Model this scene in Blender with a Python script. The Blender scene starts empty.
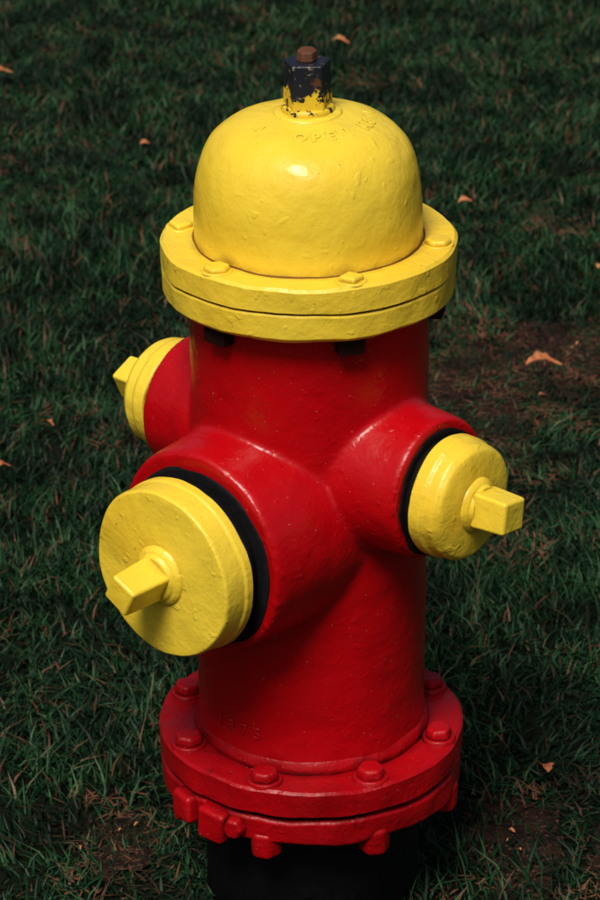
import bpy, bmesh, math, random
import numpy as np
from mathutils import Vector, Matrix, noise
random.seed(7); rng=np.random.default_rng(7)
S=bpy.context.scene; COL=S.collection
rad=math.radians

# ------------------------------------------------------------------ helpers
def link(o,parent=None):
    COL.objects.link(o)
    if parent: o.parent=parent
    return o
def empty(name):
    o=bpy.data.objects.new(name,None); COL.objects.link(o); return o
def mesh_obj(name,verts,faces,mat,parent=None,smooth=True,bevel=0,seg=3,angle=28):
    me=bpy.data.meshes.new(name); me.from_pydata([tuple(v) for v in verts],[],faces)
    bm=bmesh.new(); bm.from_mesh(me); bmesh.ops.recalc_face_normals(bm,faces=bm.faces); bm.to_mesh(me); bm.free()
    me.materials.append(mat)
    if smooth: me.polygons.foreach_set('use_smooth',[True]*len(me.polygons))
    o=link(bpy.data.objects.new(name,me),parent)
    if bevel:
        b=o.modifiers.new('bevel','BEVEL'); b.width=bevel; b.segments=seg; b.limit_method='ANGLE'; b.angle_limit=rad(angle)
        o.modifiers.new('wn','WEIGHTED_NORMAL')
    return o
def wob1(v,amp,freq):
    return Vector((noise.noise(v*freq),noise.noise(v*freq+Vector((9,3,1))),noise.noise(v*freq+Vector((2,7,5)))))*amp
def wob(v,amp,freq=28):
    # hand-cast unevenness: real displacement of the metal
    return v+wob1(v,amp,freq)+wob1(v,amp*.22,freq*3.3)
def lathe_data(prof,M=Matrix(),n=96,amp=0):
    v=[];f=[]
    for (r,h) in prof:
        for i in range(n):
            a=2*math.pi*i/n
            p=M@Vector((r*math.cos(a),r*math.sin(a),h))
            v.append(wob(p,amp) if amp else p)
    for k in range(len(prof)-1):
        for i in range(n):
            j=(i+1)%n
            f.append((k*n+i,k*n+j,(k+1)*n+j,(k+1)*n+i))
    f.append(tuple(range(n))[::-1]); m=(len(prof)-1)*n
    f.append(tuple(range(m,m+n)))
    return v,f
def lathe(name,prof,mat,parent,M=Matrix(),n=96,bevel=.0015,seg=3,angle=28,amp=.0011):
    v,f=lathe_data(prof,M,n,amp)
    return mesh_obj(name,v,f,mat,parent,True,bevel,seg,angle)
def prism(name,n,r0,r1,h,mat,parent,M,bevel=.0015,rot=0):
    return lathe(name,[(r0,0),(r1,h)],mat,parent,M@Matrix.Rotation(rot,4,'Z'),n,bevel,4,28,.0014)
def az(a_deg):  # direction: 0 = toward the viewer side, + = right
    a=rad(a_deg); return Vector((math.sin(a),-math.cos(a),0))
def axis_matrix(d,z,off=0):
    d=d.normalized(); up=Vector((0,0,1)); x=up.cross(d).normalized(); y=d.cross(x)
    M=Matrix((x,y,d)).transposed().to_4x4()
    return Matrix.Translation(Vector((0,0,z))+d*off)@M

# ------------------------------------------------------------------ materials
class NT:
    def __init__(s,name):
        s.m=bpy.data.materials.new(name); s.m.use_nodes=True; s.t=s.m.node_tree; s.n=s.t.nodes
        s.b=s.n['Principled BSDF']
    def add(s,ty,**kw):
        nd=s.n.new(ty)
        for k,v in kw.items(): setattr(nd,k,v)
        return nd
    def L(s,a,b): s.t.links.new(a,b)
    def noise(s,vec,scale,detail=4,rough=.55):
        nd=s.add('ShaderNodeTexNoise'); nd.inputs['Scale'].default_value=scale; nd.inputs['Detail'].default_value=detail
        nd.inputs['Roughness'].default_value=rough; s.L(vec,nd.inputs['Vector']); return nd.outputs['Fac']
    def ramp(s,fac,stops):
        nd=s.add('ShaderNodeValToRGB'); e=nd.color_ramp.elements
        while len(e)<len(stops): e.new(.5)
        for i,(p,c) in enumerate(stops):
            e[i].position=p; e[i].color=(c if len(c)==4 else (*c,1)) if not isinstance(c,(int,float)) else (c,c,c,1)
        s.L(fac,nd.inputs['Fac']); return nd.outputs['Color']
    def mix(s,fac,a,b):
        nd=s.add('ShaderNodeMix',data_type='RGBA')
        if isinstance(fac,(int,float)): nd.inputs[0].default_value=fac
        else: s.L(fac,nd.inputs[0])
        for v,i in ((a,6),(b,7)):
            if isinstance(v,tuple): nd.inputs[i].default_value=(*v,1)
            else: s.L(v,nd.inputs[i])
        return nd.outputs[2]
    def math(s,op,a,b=0):
        nd=s.add('ShaderNodeMath',operation=op)
        for v,i in ((a,0),(b,1)):
            if isinstance(v,(int,float)): nd.inputs[i].default_value=v
            else: s.L(v,nd.inputs[i])
        return nd.outputs[0]
    def bump(s,h,strength,dist,prev=None):
        nd=s.add('ShaderNodeBump'); nd.inputs['Strength'].default_value=strength; nd.inputs['Distance'].default_value=dist
        s.L(h,nd.inputs['Height'])
        if prev is not None: s.L(prev,nd.inputs['Normal'])
        return nd.outputs['Normal']

def paint(name,c1,c2,grime,speck,rough=(.28,.45),speck_lo=.70,grime_amt=.7,pit=.30,spec=.5,lump=1.0,dust=None):
    k=NT(name); tc=k.add('ShaderNodeTexCoord').outputs['Object']
    big=k.noise(tc,9,3); mid=k.noise(tc,48,3); fine=k.noise(tc,260,2); sp=k.noise(tc,130,5,.7)
    col=k.mix(k.ramp(big,[(.35,0.),(.68,1.)]),c1,c2)
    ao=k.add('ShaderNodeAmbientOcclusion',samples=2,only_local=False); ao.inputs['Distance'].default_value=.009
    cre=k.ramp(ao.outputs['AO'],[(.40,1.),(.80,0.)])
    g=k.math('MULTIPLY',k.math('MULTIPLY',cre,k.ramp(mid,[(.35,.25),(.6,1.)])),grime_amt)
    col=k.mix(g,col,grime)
    patch=k.ramp(big,[(.42,0.),(.60,1.)])
    s2=k.math('MULTIPLY',k.ramp(sp,[(speck_lo,0.),(speck_lo+.03,1.)]),patch)
    col=k.mix(k.math('MULTIPLY',s2,.8),col,speck)
    if dust:
        col=k.mix(k.ramp(k.noise(tc,420,1),[(.765,0.),(.785,.8)]),col,dust)
    k.L(col,k.b.inputs['Base Color'])
    k.L(k.ramp(mid,[(.3,rough[0]),(.7,rough[1])]),k.b.inputs['Roughness'])
    k.b.inputs['Specular IOR Level'].default_value=spec
    hsum=k.math('ADD',k.math('ADD',k.math('MULTIPLY',big,5*lump),k.math('MULTIPLY',mid,1.4*lump)),k.math('MULTIPLY',fine,.26*lump))
    pits=k.ramp(k.noise(tc,90,1),[(.66,0.),(.74,1.)])
    hsum=k.math('ADD',hsum,k.math('MULTIPLY',pits,pit))
    k.L(k.bump(hsum,1.0,.001),k.b.inputs['Normal'])
    return k.m
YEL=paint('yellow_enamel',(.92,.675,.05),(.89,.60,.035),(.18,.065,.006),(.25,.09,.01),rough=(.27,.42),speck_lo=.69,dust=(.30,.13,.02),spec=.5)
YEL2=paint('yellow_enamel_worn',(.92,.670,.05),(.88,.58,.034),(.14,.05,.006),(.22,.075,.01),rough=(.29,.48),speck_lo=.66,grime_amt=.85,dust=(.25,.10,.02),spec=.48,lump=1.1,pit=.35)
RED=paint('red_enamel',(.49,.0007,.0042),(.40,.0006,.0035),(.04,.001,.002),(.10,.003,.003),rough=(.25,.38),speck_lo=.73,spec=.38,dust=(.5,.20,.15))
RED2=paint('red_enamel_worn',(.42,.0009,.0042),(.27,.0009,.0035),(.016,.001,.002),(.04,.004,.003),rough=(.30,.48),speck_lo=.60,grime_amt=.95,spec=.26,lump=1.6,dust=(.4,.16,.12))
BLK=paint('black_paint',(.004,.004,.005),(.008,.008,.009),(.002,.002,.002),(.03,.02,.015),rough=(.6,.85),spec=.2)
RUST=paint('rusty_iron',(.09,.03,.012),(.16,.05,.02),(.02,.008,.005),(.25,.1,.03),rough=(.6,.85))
DRK=paint('red_enamel_painted_shade',(.02,.002,.003),(.01,.002,.002),(.005,.001,.001),(.05,.01,.01),rough=(.5,.7),spec=.2)  # red nuts under the bonnet flange, with their shade put into the colour
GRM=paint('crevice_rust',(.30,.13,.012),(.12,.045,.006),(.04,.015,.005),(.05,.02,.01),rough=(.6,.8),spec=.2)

def nut_mat():
    k=NT('chipped_nut_paint'); tc=k.add('ShaderNodeTexCoord').outputs['Object']
    sep=k.add('ShaderNodeSeparateXYZ'); k.L(tc,sep.inputs[0])
    n=k.noise(tc,70,5,.65); n2=k.noise(tc,150,5,.65)
    h=k.math('ADD',sep.outputs['Z'],k.math('MULTIPLY',k.math('SUBTRACT',n,.5),.04))
    f=k.ramp(k.math('MULTIPLY',k.math('SUBTRACT',h,.70),10),[(.480,0.),(.500,1.)])
    chip=k.ramp(n2,[(.54,0.),(.56,1.)])
    yel=k.mix(chip,(.80,.55,.03),(.012,.012,.014))
    blk=k.mix(k.ramp(n2,[(.61,0.),(.65,1.)]),(.010,.013,.022),(.20,.17,.10))
    blk=k.mix(k.ramp(n,[(.34,1.),(.40,0.)]),blk,(.10,.04,.02))
    k.L(k.mix(f,yel,blk),k.b.inputs['Base Color']); k.b.inputs['Roughness'].default_value=.35
    k.L(k.bump(n2,.6,.0015),k.b.inputs['Normal']); return k.m
NUT=nut_mat()

# ------------------------------------------------------------------ hydrant
H=empty('fire_hydrant')
H.location=(.0040,0,0); H.rotation_euler=(0,rad(-.42),0)   # stands very slightly out of plumb
ZP,ZH=.387,.437
dP,dR,dL=az(-41),az(49),az(49+180)

parts=[lathe_data([(.1,.155),(.1,.582)],n=128)]
parts.append(lathe_data([(.094,0),(.094,.07),(.0925,.095),(.0905,.115),(.0885,.134),(.0865,.1405)],axis_matrix(dP,ZP),96))
for d in (dR,dL):
    parts.append(lathe_data([(.069,0),(.066,.09),(.063,.105),(.061,.125),(.0605,.136),(.0590,.1405)],axis_matrix(d,ZH),96))
def fuse(name,parts,voxel):
    V=[];F=[]
    for v,f in parts:
        o=len(V); V+=v; F+=[tuple(i+o for i in q) for q in f]
    tmp=mesh_obj(name+'_tmp',V,F,RED)
    r=tmp.modifiers.new('r','REMESH'); r.mode='VOXEL'; r.voxel_size=voxel
    dg=bpy.context.evaluated_depsgraph_get(); dg.update()
    me=bpy.data.meshes.new_from_object(tmp.evaluated_get(dg)); me.name=name
    bpy.data.objects.remove(tmp)
    return me
me=fuse('barrel',parts,.0021)
me.materials.clear(); me.materials.append(RED)
me.polygons.foreach_set('use_smooth',[True]*len(me.polygons))
for v in me.vertices: v.co=wob(v.co,.0012,22)
body=link(bpy.data.objects.new('barrel',me),H)
vg=body.vertex_groups.new(name='fillet')
co=np.zeros(len(me.vertices)*3); me.vertices.foreach_get('co',co); co=co.reshape(-1,3)
rr=np.hypot(co[:,0],co[:,1])
w=np.clip(1-(rr-.106)/.016,0,1)
for b in range(11):
    idx=np.where((w>b/10-.05)&(w<=b/10+.05))[0]
    if len(idx): vg.add(idx.tolist(),b/10,'REPLACE')
m=body.modifiers.new('all','SMOOTH'); m.factor=.5; m.iterations=8
m=body.modifiers.new('fillet','SMOOTH'); m.factor=.5; m.iterations=18; m.vertex_group='fillet'

# bonnet
ZB=.6245
prof=[(.0945,ZB-.004),(.0942,ZB+.0010),(.0940,ZB+.003)]
Hd=.1035; Rd=.0942; N=3.35
for i in range(1,40):
    t=i/40*math.pi/2
    prof.append((Rd*math.cos(t)**(2/N),ZB+.003+Hd*math.sin(t)**(2/N)))
prof.append((.0006,ZB+.003+Hd))
lathe('bonnet_dome',prof,YEL,H,n=128,bevel=0,amp=.0013)
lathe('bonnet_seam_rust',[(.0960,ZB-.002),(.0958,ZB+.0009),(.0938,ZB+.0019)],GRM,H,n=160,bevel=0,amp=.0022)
lathe('bonnet_boss',[(.031,.7255),(.0275,.7325),(.022,.7332)],YEL,H,n=64,bevel=.002)
lathe('bonnet_flange',[(.1200,.6030),(.1222,.6043),(.1222,.6225),(.1195,.6250),(.094,.6250)],YEL2,H,n=200,bevel=.0012,amp=.0014)
lathe('bonnet_lower_flange',[(.100,.5780),(.1165,.5780),(.1212,.5820),(.1217,.6007),(.1205,.6022),(.112,.6022)],YEL2,H,n=200,bevel=.0012,amp=.0016)
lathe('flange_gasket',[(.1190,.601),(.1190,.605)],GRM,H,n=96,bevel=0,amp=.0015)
for i,a in enumerate((18,78,138,198,258,-43)):
    p=az(a)*.108
    M=Matrix.Translation((p.x,p.y,.6240))@Matrix.Rotation(rad(a*1.0+random.uniform(-25,25)),4,'Z')
    lathe(f'bonnet_washer_{i+1}',[(.0135,0),(.0125,.0020)],YEL2,H,M,32,.0009)
    prism(f'bonnet_bolt_{i+1}',6 if i%2 else 4,.0118,.0108,.0062,YEL2,H,M,.0026)
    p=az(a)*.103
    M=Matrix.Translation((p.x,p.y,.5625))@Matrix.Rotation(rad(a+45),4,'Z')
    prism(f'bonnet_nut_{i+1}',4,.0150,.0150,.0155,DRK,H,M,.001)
prism('operating_nut',5,.0222,.0202,.0455,NUT,H,Matrix.Translation((0,0,.7295))@Matrix.Rotation(rad(20),4,'Z'),.0020)
lathe('operating_nut_collar',[(.0222,.729),(.0222,.7355),(.0205,.738)],NUT,H,n=48)
prism('operating_stem_tip',6,.0092,.0085,.009,RUST,H,Matrix.Translation((0,0,.7745)),.0016)

def letters(name,text,place,size,mat,depth=.0009):
    V=[];F=[]
    for i,ch in enumerate(text):
        if ch==' ': continue
        c=bpy.data.curves.new('t','FONT'); c.body=ch; c.size=size; c.extrude=depth; c.align_x='CENTER'; c.offset=.0003
        c.bevel_depth=.0005; c.bevel_resolution=2; c.resolution_u=3
        o=bpy.data.objects.new('t',c); COL.objects.link(o)
        dg=bpy.context.evaluated_depsgraph_get(); dg.update()
        m=bpy.data.meshes.new_from_object(o.evaluated_get(dg))
        M=place(i,len(text)); off=len(V)
        V+=[M@v.co for v in m.vertices]; F+=[tuple(x+off for x in p.vertices) for p in m.polygons]
        bpy.data.objects.remove(o)
    return mesh_obj(name,V,F,mat,H,smooth=True)
def dome_place(center,step,r):
    def f(i,n):
        a=center+(i-(n-1)/2)*step
        def zz(r): 
            c=min(1,(r/Rd)**N); return ZB+.003+Hd*(1-c)**(1/N)
        z=zz(r)-.0006; sl=(zz(r-.002)-zz(r+.002))/.004
        rdn=az(a); y=(-rdn+Vector((0,0,sl))).normalized(); x=Vector((0,0,1)).cross(rdn).normalized()
        nz=x.cross(y)
        M=Matrix((x,y,nz)).transposed().to_4x4()
        return Matrix.Translation(rdn*r+Vector((0,0,z)))@M
    return f
letters('casting_letters_open','OPEN',dome_place(14,14,.055),.014,YEL,.0002)
letters('casting_letters_year','K81D',dome_place(85,14,.055),.014,YEL,.0002)
letters('casting_letters_size','4 1/4',dome_place(-80,14,.055),.014,YEL,.0002)
def bar_place(center,step,z):
    def f(i,n):
        a=center+(i-(n-1)/2)*step; d=az(a); x=Vector((0,0,1)).cross(d).normalized()
        return Matrix.Translation(d*.0999+Vector((0,0,z)))@Matrix((x,Vector((0,0,1)),d)).transposed().to_4x4()
    return f
letters('casting_letters_barrel','1975',bar_place(-40,8,.198),.015,RED,.0003)

# base flanges
lathe('barrel_foot',[(.0985,.184),(.1010,.181),(.1030,.176),(.1045,.169)],RED2,H,n=128,bevel=0)
lathe('base_flange_upper',[(.131,.1460),(.1345,.1475),(.1345,.1690),(.132,.1712),(.100,.1715)],RED2,H,n=200,bevel=.0018,amp=.0020)
lathe('base_gap_ring',[(.128,.141),(.128,.147)],BLK,H,n=96,bevel=0)
lathe('base_flange_lower',[(.112,.1160),(.1290,.1160),(.1325,.1190),(.1335,.1395),(.130,.1420)],RED2,H,n=200,bevel=.002,amp=.0026)
for i in range(8):
    a=-65+45*i
    p=az(a)*.118
    R=Matrix.Rotation(rad(a+random.uniform(-20,20)),4,'Z')
    lathe(f'base_washer_{i+1}',[(.0160,.1700),(.0145,.1740)],RED2,H,Matrix.Translation((p.x,p.y,0)),32,.001)
    prism(f'base_bolt_{i+1}',6,.0135,.0115,.0095,RED2,H,Matrix.Translation((p.x,p.y,.1728))@R,.0032)
    p=az(a+1)*.121
    prism(f'base_nut_{i+1}',6,.0145,.0155,.026,RED2,H,Matrix.Translation((p.x,p.y,.100))@R,.0045)
def block(name,a,r,z,sx,sy,sz,mat,bev=.003,tilt=0):
    d=az(a); M=axis_matrix(d,z,r)@Matrix.Rotation(rad(tilt),4,'Z')
    v=[wob(M@Vector((x*sx/2,y*sy/2,zz*sz/2)),.003) for x in(-1,1) for y in(-1,1) for zz in(-1,1)]
    f=[(0,1,3,2),(4,6,7,5),(0,4,5,1),(2,3,7,6),(0,2,6,4),(1,5,7,3)]
    return mesh_obj(name,v,f,mat,H,True,bev,3)
block('clamp_lug_left',-54,.129,.128,.028,.027,.027,RED2,.0045,3)
block('clamp_lug_right',-38,.130,.1265,.027,.030,.030,RED2,.0045,-2)
M=axis_matrix(az(-29.5),.129,.129)
prism('clamp_bolt',6,.0120,.0100,.013,RED2,H,M,.003)
block('clamp_lug_rear_left',126,.129,.128,.028,.027,.027,RED2,.0045)
block('clamp_lug_rear_right',142,.130,.1265,.027,.030,.030,RED2,.0045)
lathe('lower_barrel',[(.097,-.06),(.0945,.10),(.1,.119)],BLK,H,n=96,bevel=0)

# nozzle caps
def cap(tag,d,z,R,L0,L1,Rblk,nut_rot,big):
    M=axis_matrix(d,z)
    lathe(f'{tag}_thread_ring',[(Rblk,.134),(Rblk,.1408),(Rblk*.95,.1422)],BLK,H,M,96,.0012,amp=.0024)
    lathe(f'{tag}_thread',[(R*.90,.140),(R*.90,L0+.004)],BLK,H,M,96,0)
    T=L1-L0
    if big:
        pr=[(R*.95,L0),(R*1.010,L0+.0015),(R*1.010,L0+T*.30),(R*.990,L0+T*.36),(R*.985,L1-.003),(R*.965,L1),(R*.90,L1+.0006),(R*.60,L1+.0012),(R*.36,L1+.002)]
    else:
        pr=[(R*.93,L0),(R,L0+.0015),(R,L0+T*.42),(R*.960,L0+T*.50),(R*.950,L0+T*.80),(R*.88,L1-.0015),(R*.80,L1),(R*.60,L1+.0018),(R*.44,L1+.002)]
    lathe(f'{tag}_cap',pr,YEL2,H,M,128,.0016,4,amp=.0014)
    b=.0265 if big else .0240
    lathe(f'{tag}_cap_boss',[(b,L1),(b*.96,L1+.0035),(b*.84,L1+.006),(b*.76,L1+.0065),(b*.70,L1+.010)],YEL,H,M,64,.0016)
    nl=.046 if big else .037
    r0=.0205 if big else .0215
    prism(f'{tag}_cap_nut',4,r0,r0*.90,nl-.003,YEL,H,M@Matrix.Translation((0,0,L1+.006)),.0030,rot=rad(nut_rot))
cap('pumper_nozzle',dP,ZP-.003,.0742,.155,.186,.0785,17,True)
cap('hose_nozzle_right',dR,ZH-.002,.0520,.1475,.178,.0542,38,False)
cap('hose_nozzle_left',dL,ZH,.0500,.1475,.178,.0535,20,False)

# ------------------------------------------------------------------ ground
def ground_mat(name,dark,lite,fleck,lo):
    k=NT(name); tc=k.add('ShaderNodeTexCoord').outputs['Object']
    b=k.noise(tc,40,5,.7); c=k.noise(tc,160,4,.7)
    col=k.mix(k.ramp(b,[(.35,0.),(.65,1.)]),dark,lite)
    col=k.mix(k.ramp(c,[(lo,0.),(lo+.05,.9)]),col,fleck)
    k.L(col,k.b.inputs['Base Color']); k.b.inputs['Roughness'].default_value=.95; k.b.inputs['Specular IOR Level'].default_value=.1
    k.L(k.bump(b,.9,.02,k.bump(c,.6,.006)),k.b.inputs['Normal']); return k.m
G=300
mesh_obj('ground',[(-G,-G,0),(G,-G,0),(G,G,0),(-G,G,0)],[(0,1,2,3)],ground_mat('turf_base',(.004,.006,.003),(.012,.016,.007),(.03,.02,.012),.66),None,False)
bare=[(.20,1.08,.085,.19),(.32,1.20,.08,.10),(-.175,.05,.035,.05),(.19,.05,.045,.08),(.30,.02,.04,.06)]
V=[];F=[]
for bi,(bx,by,rx,ry) in enumerate(bare):
    o=len(V); n=48; V.append(Vector((bx,by,.004+bi*.0006)))
    for i in range(n):
        a=2*math.pi*i/n; s=1.0+.6*noise.noise(Vector((math.cos(a)*1.9,math.sin(a)*1.9,bi*5)))
        V.append(Vector((bx+rx*s*math.cos(a),by+ry*s*math.sin(a),.004+bi*.0006)))
    F+=[(o,o+1+i,o+1+(i+1)%n) for i in range(n)]
mesh_obj('bare_soil',V,F,ground_mat('worn_soil',(.008,.006,.004),(.050,.024,.016),(.19,.08,.055),.575),None,False)

def grass_mat():
    k=NT('grass_blades'); at=k.add('ShaderNodeAttribute',attribute_name='rnd').outputs['Fac']
    geo=k.add('ShaderNodeNewGeometry').outputs['Position']
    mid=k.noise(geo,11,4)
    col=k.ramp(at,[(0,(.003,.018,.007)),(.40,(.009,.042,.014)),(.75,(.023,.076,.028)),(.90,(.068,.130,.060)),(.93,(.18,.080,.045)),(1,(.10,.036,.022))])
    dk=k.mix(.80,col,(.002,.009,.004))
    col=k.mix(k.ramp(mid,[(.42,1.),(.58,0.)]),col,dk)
    k.L(col,k.b.inputs['Base Color']); k.b.inputs['Roughness'].default_value=.5
    k.b.inputs['Specular IOR Level'].default_value=.13
    return k.m
GM=grass_mat()
def clump_mesh(name,n,R,hmin,hmax,wid,litter=False):
    r=R*np.sqrt(rng.random(n)); a=rng.random(n)*2*np.pi
    base=np.stack([r*np.cos(a),r*np.sin(a),np.zeros(n)],1)
    hh=hmin+(hmax-hmin)*rng.random(n)**1.3
    if not litter: hh*=1-.3*(r/R)**2
    la=rng.random(n)*2*np.pi; cl=rng.random(2)*2-1
    ld=np.stack([np.cos(la)+.5*cl[0],np.sin(la)+.5*cl[1],np.zeros(n)],1)
    lean=rng.random(n)**.8*1.15+.15
    if litter: base[:,2]=.006; lean=lean*0+1; 
    wa=la+np.pi/2+rng.normal(0,.5,n); wd=np.stack([np.cos(wa),np.sin(wa),np.zeros(n)],1)*(wid*(.7+.6*rng.random(n)))[:,None]/2
    up=.18 if litter else 1
    def pt(t): return base+ld*(lean*hh*(t**(1 if litter else 1.8)))[:,None]+np.array([0,0,1])*(up*hh*(t-.25*lean*t*t))[:,None]
    P=[pt(0)-wd,pt(0)+wd,pt(.5)-wd*.95,pt(.5)+wd*.95,pt(1)]
    V=np.stack(P,1).reshape(-1,3)
    o=np.arange(n)*5
    q=np.stack([o,o+1,o+3,o+2],1).tolist()+np.stack([o+2,o+3,o+4],1).tolist()
    me=bpy.data.meshes.new(name); me.from_pydata(V.tolist(),[],q)
    c=rng.random(n)
    if litter: c=.925+.075*c
    at=me.attributes.new('rnd','FLOAT','POINT'); at.data.foreach_set('value',np.repeat(c,5).astype(np.float32))
    me.materials.append(GM); me.polygons.foreach_set('use_smooth',[True]*len(me.polygons))
    return me
GR=empty('grass')
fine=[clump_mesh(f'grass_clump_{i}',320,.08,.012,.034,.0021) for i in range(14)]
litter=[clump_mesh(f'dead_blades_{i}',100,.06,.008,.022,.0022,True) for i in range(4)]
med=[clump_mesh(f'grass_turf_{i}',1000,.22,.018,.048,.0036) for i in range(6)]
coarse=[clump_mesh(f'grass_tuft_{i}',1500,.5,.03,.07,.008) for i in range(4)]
def bareness(x,y):
    m=0
    for bx,by,rx,ry in bare:
        d=math.hypot((x-bx)/rx,(y-by)/ry); m=max(m,max(0,min(1,1.4-d*.9)))
    return m
cnt=0
def put(me,x,y,sc,zs):
    global cnt
    o=bpy.data.objects.new(f'blades_{cnt}',me); cnt+=1
    o.location=(x,y,-.002); o.rotation_euler=(0,0,random.random()*6.283); o.scale=(sc,sc,zs); o.parent=GR; COL.objects.link(o)
X1,Y0,Y1=.95,-.6,3.4
step=.085
y=Y0
while y<Y1:
    x=-X1
    while x<X1:
        px=x+random.uniform(-.035,.035); py=y+random.uniform(-.035,.035)
        b=bareness(px,py); nz=noise.noise(Vector((px*4,py*4,0)))+.5*noise.noise(Vector((px*11,py*11,4)))
        if math.hypot(px,py)<.05: x+=step; continue
        if b>.15: put(random.choice(litter),px,py,1,1)
        if random.random()<b*.85:
            for _ in range(2): put(random.choice(fine),px+random.uniform(-.04,.04),py+random.uniform(-.04,.04),random.uniform(.25,.5),.6)
        else:
            put(random.choice(fine),px,py,random.uniform(.9,1.15),max(.4,(1.0+.75*nz)*random.uniform(.75,1.15)*(1-.4*b)))
            if random.random()<.04: put(random.choice(litter),px,py,.8,2.0)
        x+=step
    y+=step
step=.2
y=-1.8
while y<6.0:
    x=-2.8
    while x<2.8:
        px=x+random.uniform(-.06,.06); py=y+random.uniform(-.06,.06)
        if not (abs(px)<X1-.12 and Y0+.1<py<Y1-.12):
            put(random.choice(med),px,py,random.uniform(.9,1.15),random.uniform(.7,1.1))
        x+=step
    y+=step
for _ in range(1000):
    a=random.random()*6.283; r=math.sqrt(random.uniform(.02,1))*20
    px,py=r*math.cos(a),2+r*math.sin(a)
    if abs(px)<2.6 and -1.6<py<5.8: continue
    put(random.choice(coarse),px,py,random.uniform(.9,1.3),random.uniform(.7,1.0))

# fallen leaves
def leaf_mat():
    k=NT('dry_leaf'); tc=k.add('ShaderNodeTexCoord').outputs['Object']
    n=k.noise(tc,18,4); c=k.mix(k.ramp(n,[(.42,0.),(.60,1.)]),(.50,.12,.04),(.52,.24,.08))
    c=k.mix(k.ramp(k.noise(tc,140,4),[(.52,0.),(.66,.7)]),c,(.16,.05,.02))
    k.L(c,k.b.inputs['Base Color']); k.b.inputs['Roughness'].default_value=.7
    k.L(k.bump(k.noise(tc,150,3),.5,.001),k.b.inputs['Normal']); return k.m
V=[];F=[]
leaves=[(.297,1.12,.050,.28,15),(.226,.15,.021,.75,100),(-.309,.94,.026,.35,130),(.227,1.70,.020,.5,10),(-.485,2.29,.040,.4,30),
        (.06,2.46,.028,.4,-10),(.394,1.45,.020,.5,80),(-.35,.82,.020,.5,40),(-.24,1.95,.014,.5,10),(.16,3.0,.02,.5,30),(-.62,1.7,.03,.5,70),(.7,.9,.035,.6,10),(.62,2.2,.03,.5,140),(-.8,.5,.03,.5,10)]
for _ in range(14):   # crumbs of old leaves in the worn patches
    b=random.choice(bare); leaves.append((b[0]+random.gauss(0,b[2]*.6),b[1]+random.gauss(0,b[3]*.6),random.uniform(.004,.008),.5,random.uniform(0,360)))
for (lx,ly,ln,asp,ang) in leaves:
    zz=.027 if ln>.0125 else .011
    M=Matrix.Translation((lx,ly,zz))@Matrix.Rotation(rad(ang),4,'Z')@Matrix.Rotation(rad(random.uniform(8,25)),4,'X')@Matrix.Rotation(rad(random.uniform(-12,12)),4,'Y')
    n=10; o=len(V)
    for i in range(n+1):
        t=i/n; x=(t-.5)*ln; w=ln*asp*.5*math.sin(math.pi*t**.85)**.8*(1+.25*math.sin(i*2.3)) if 0<i<n else ln*.01; z=.10*ln*math.sin(t*5)
        bend=.12*ln*math.sin(t*3.1)
        for s in (-1,-.5,0,.5,1):
            V.append(M@Vector((x,s*w+bend,z+abs(s)*w*.6+random.uniform(-.0006,.0006))))
    for i in range(n):
        for j in range(4):
            a=o+i*5+j; F.append((a,a+1,a+6,a+5))
mesh_obj('fallen_leaves',V,F,leaf_mat(),None,True)

# ------------------------------------------------------------------ light
W=bpy.data.worlds.new('World'); S.world=W; W.use_nodes=True
nt=W.node_tree; bg=nt.nodes['Background']; sky=nt.nodes.new('ShaderNodeTexSky'); sky.sky_type='NISHITA'; sky.sun_disc=False
EL,AZ=rad(58),rad(-20)     # veiled sun to the front-left of the hydrant, high
sky.sun_elevation=EL
sd=Vector((math.sin(AZ)*math.cos(EL),-math.cos(AZ)*math.cos(EL),math.sin(EL)))
sky.sun_rotation=math.atan2(sd.x,sd.y)
sky.air_density=1.0; sky.dust_density=5
nt.links.new(sky.outputs[0],bg.inputs[0]); bg.inputs[1].default_value=.05
l=bpy.data.lights.new('sun','SUN'); l.energy=3.2; l.angle=rad(20); l.color=(1,.95,.86)
so=link(bpy.data.objects.new('sun',l)); so.rotation_euler=(-sd).to_track_quat('-Z','Y').to_euler(); so.location=sd*10

# ------------------------------------------------------------------ camera
c=bpy.data.cameras.new('camera'); c.sensor_fit='VERTICAL'; c.sensor_height=36; c.sensor_width=24; c.lens=120; c.clip_end=1000
c.dof.use_dof=True; c.dof.focus_distance=2.44; c.dof.aperture_fstop=18
co_=link(bpy.data.objects.new('camera',c)); co_.location=(-.0076,-2.310,1.507); co_.rotation_euler=(rad(65),0,0)
S.camera=co_
S.view_settings.view_transform='Standard'; S.view_settings.look='None'; S.view_settings.exposure=0
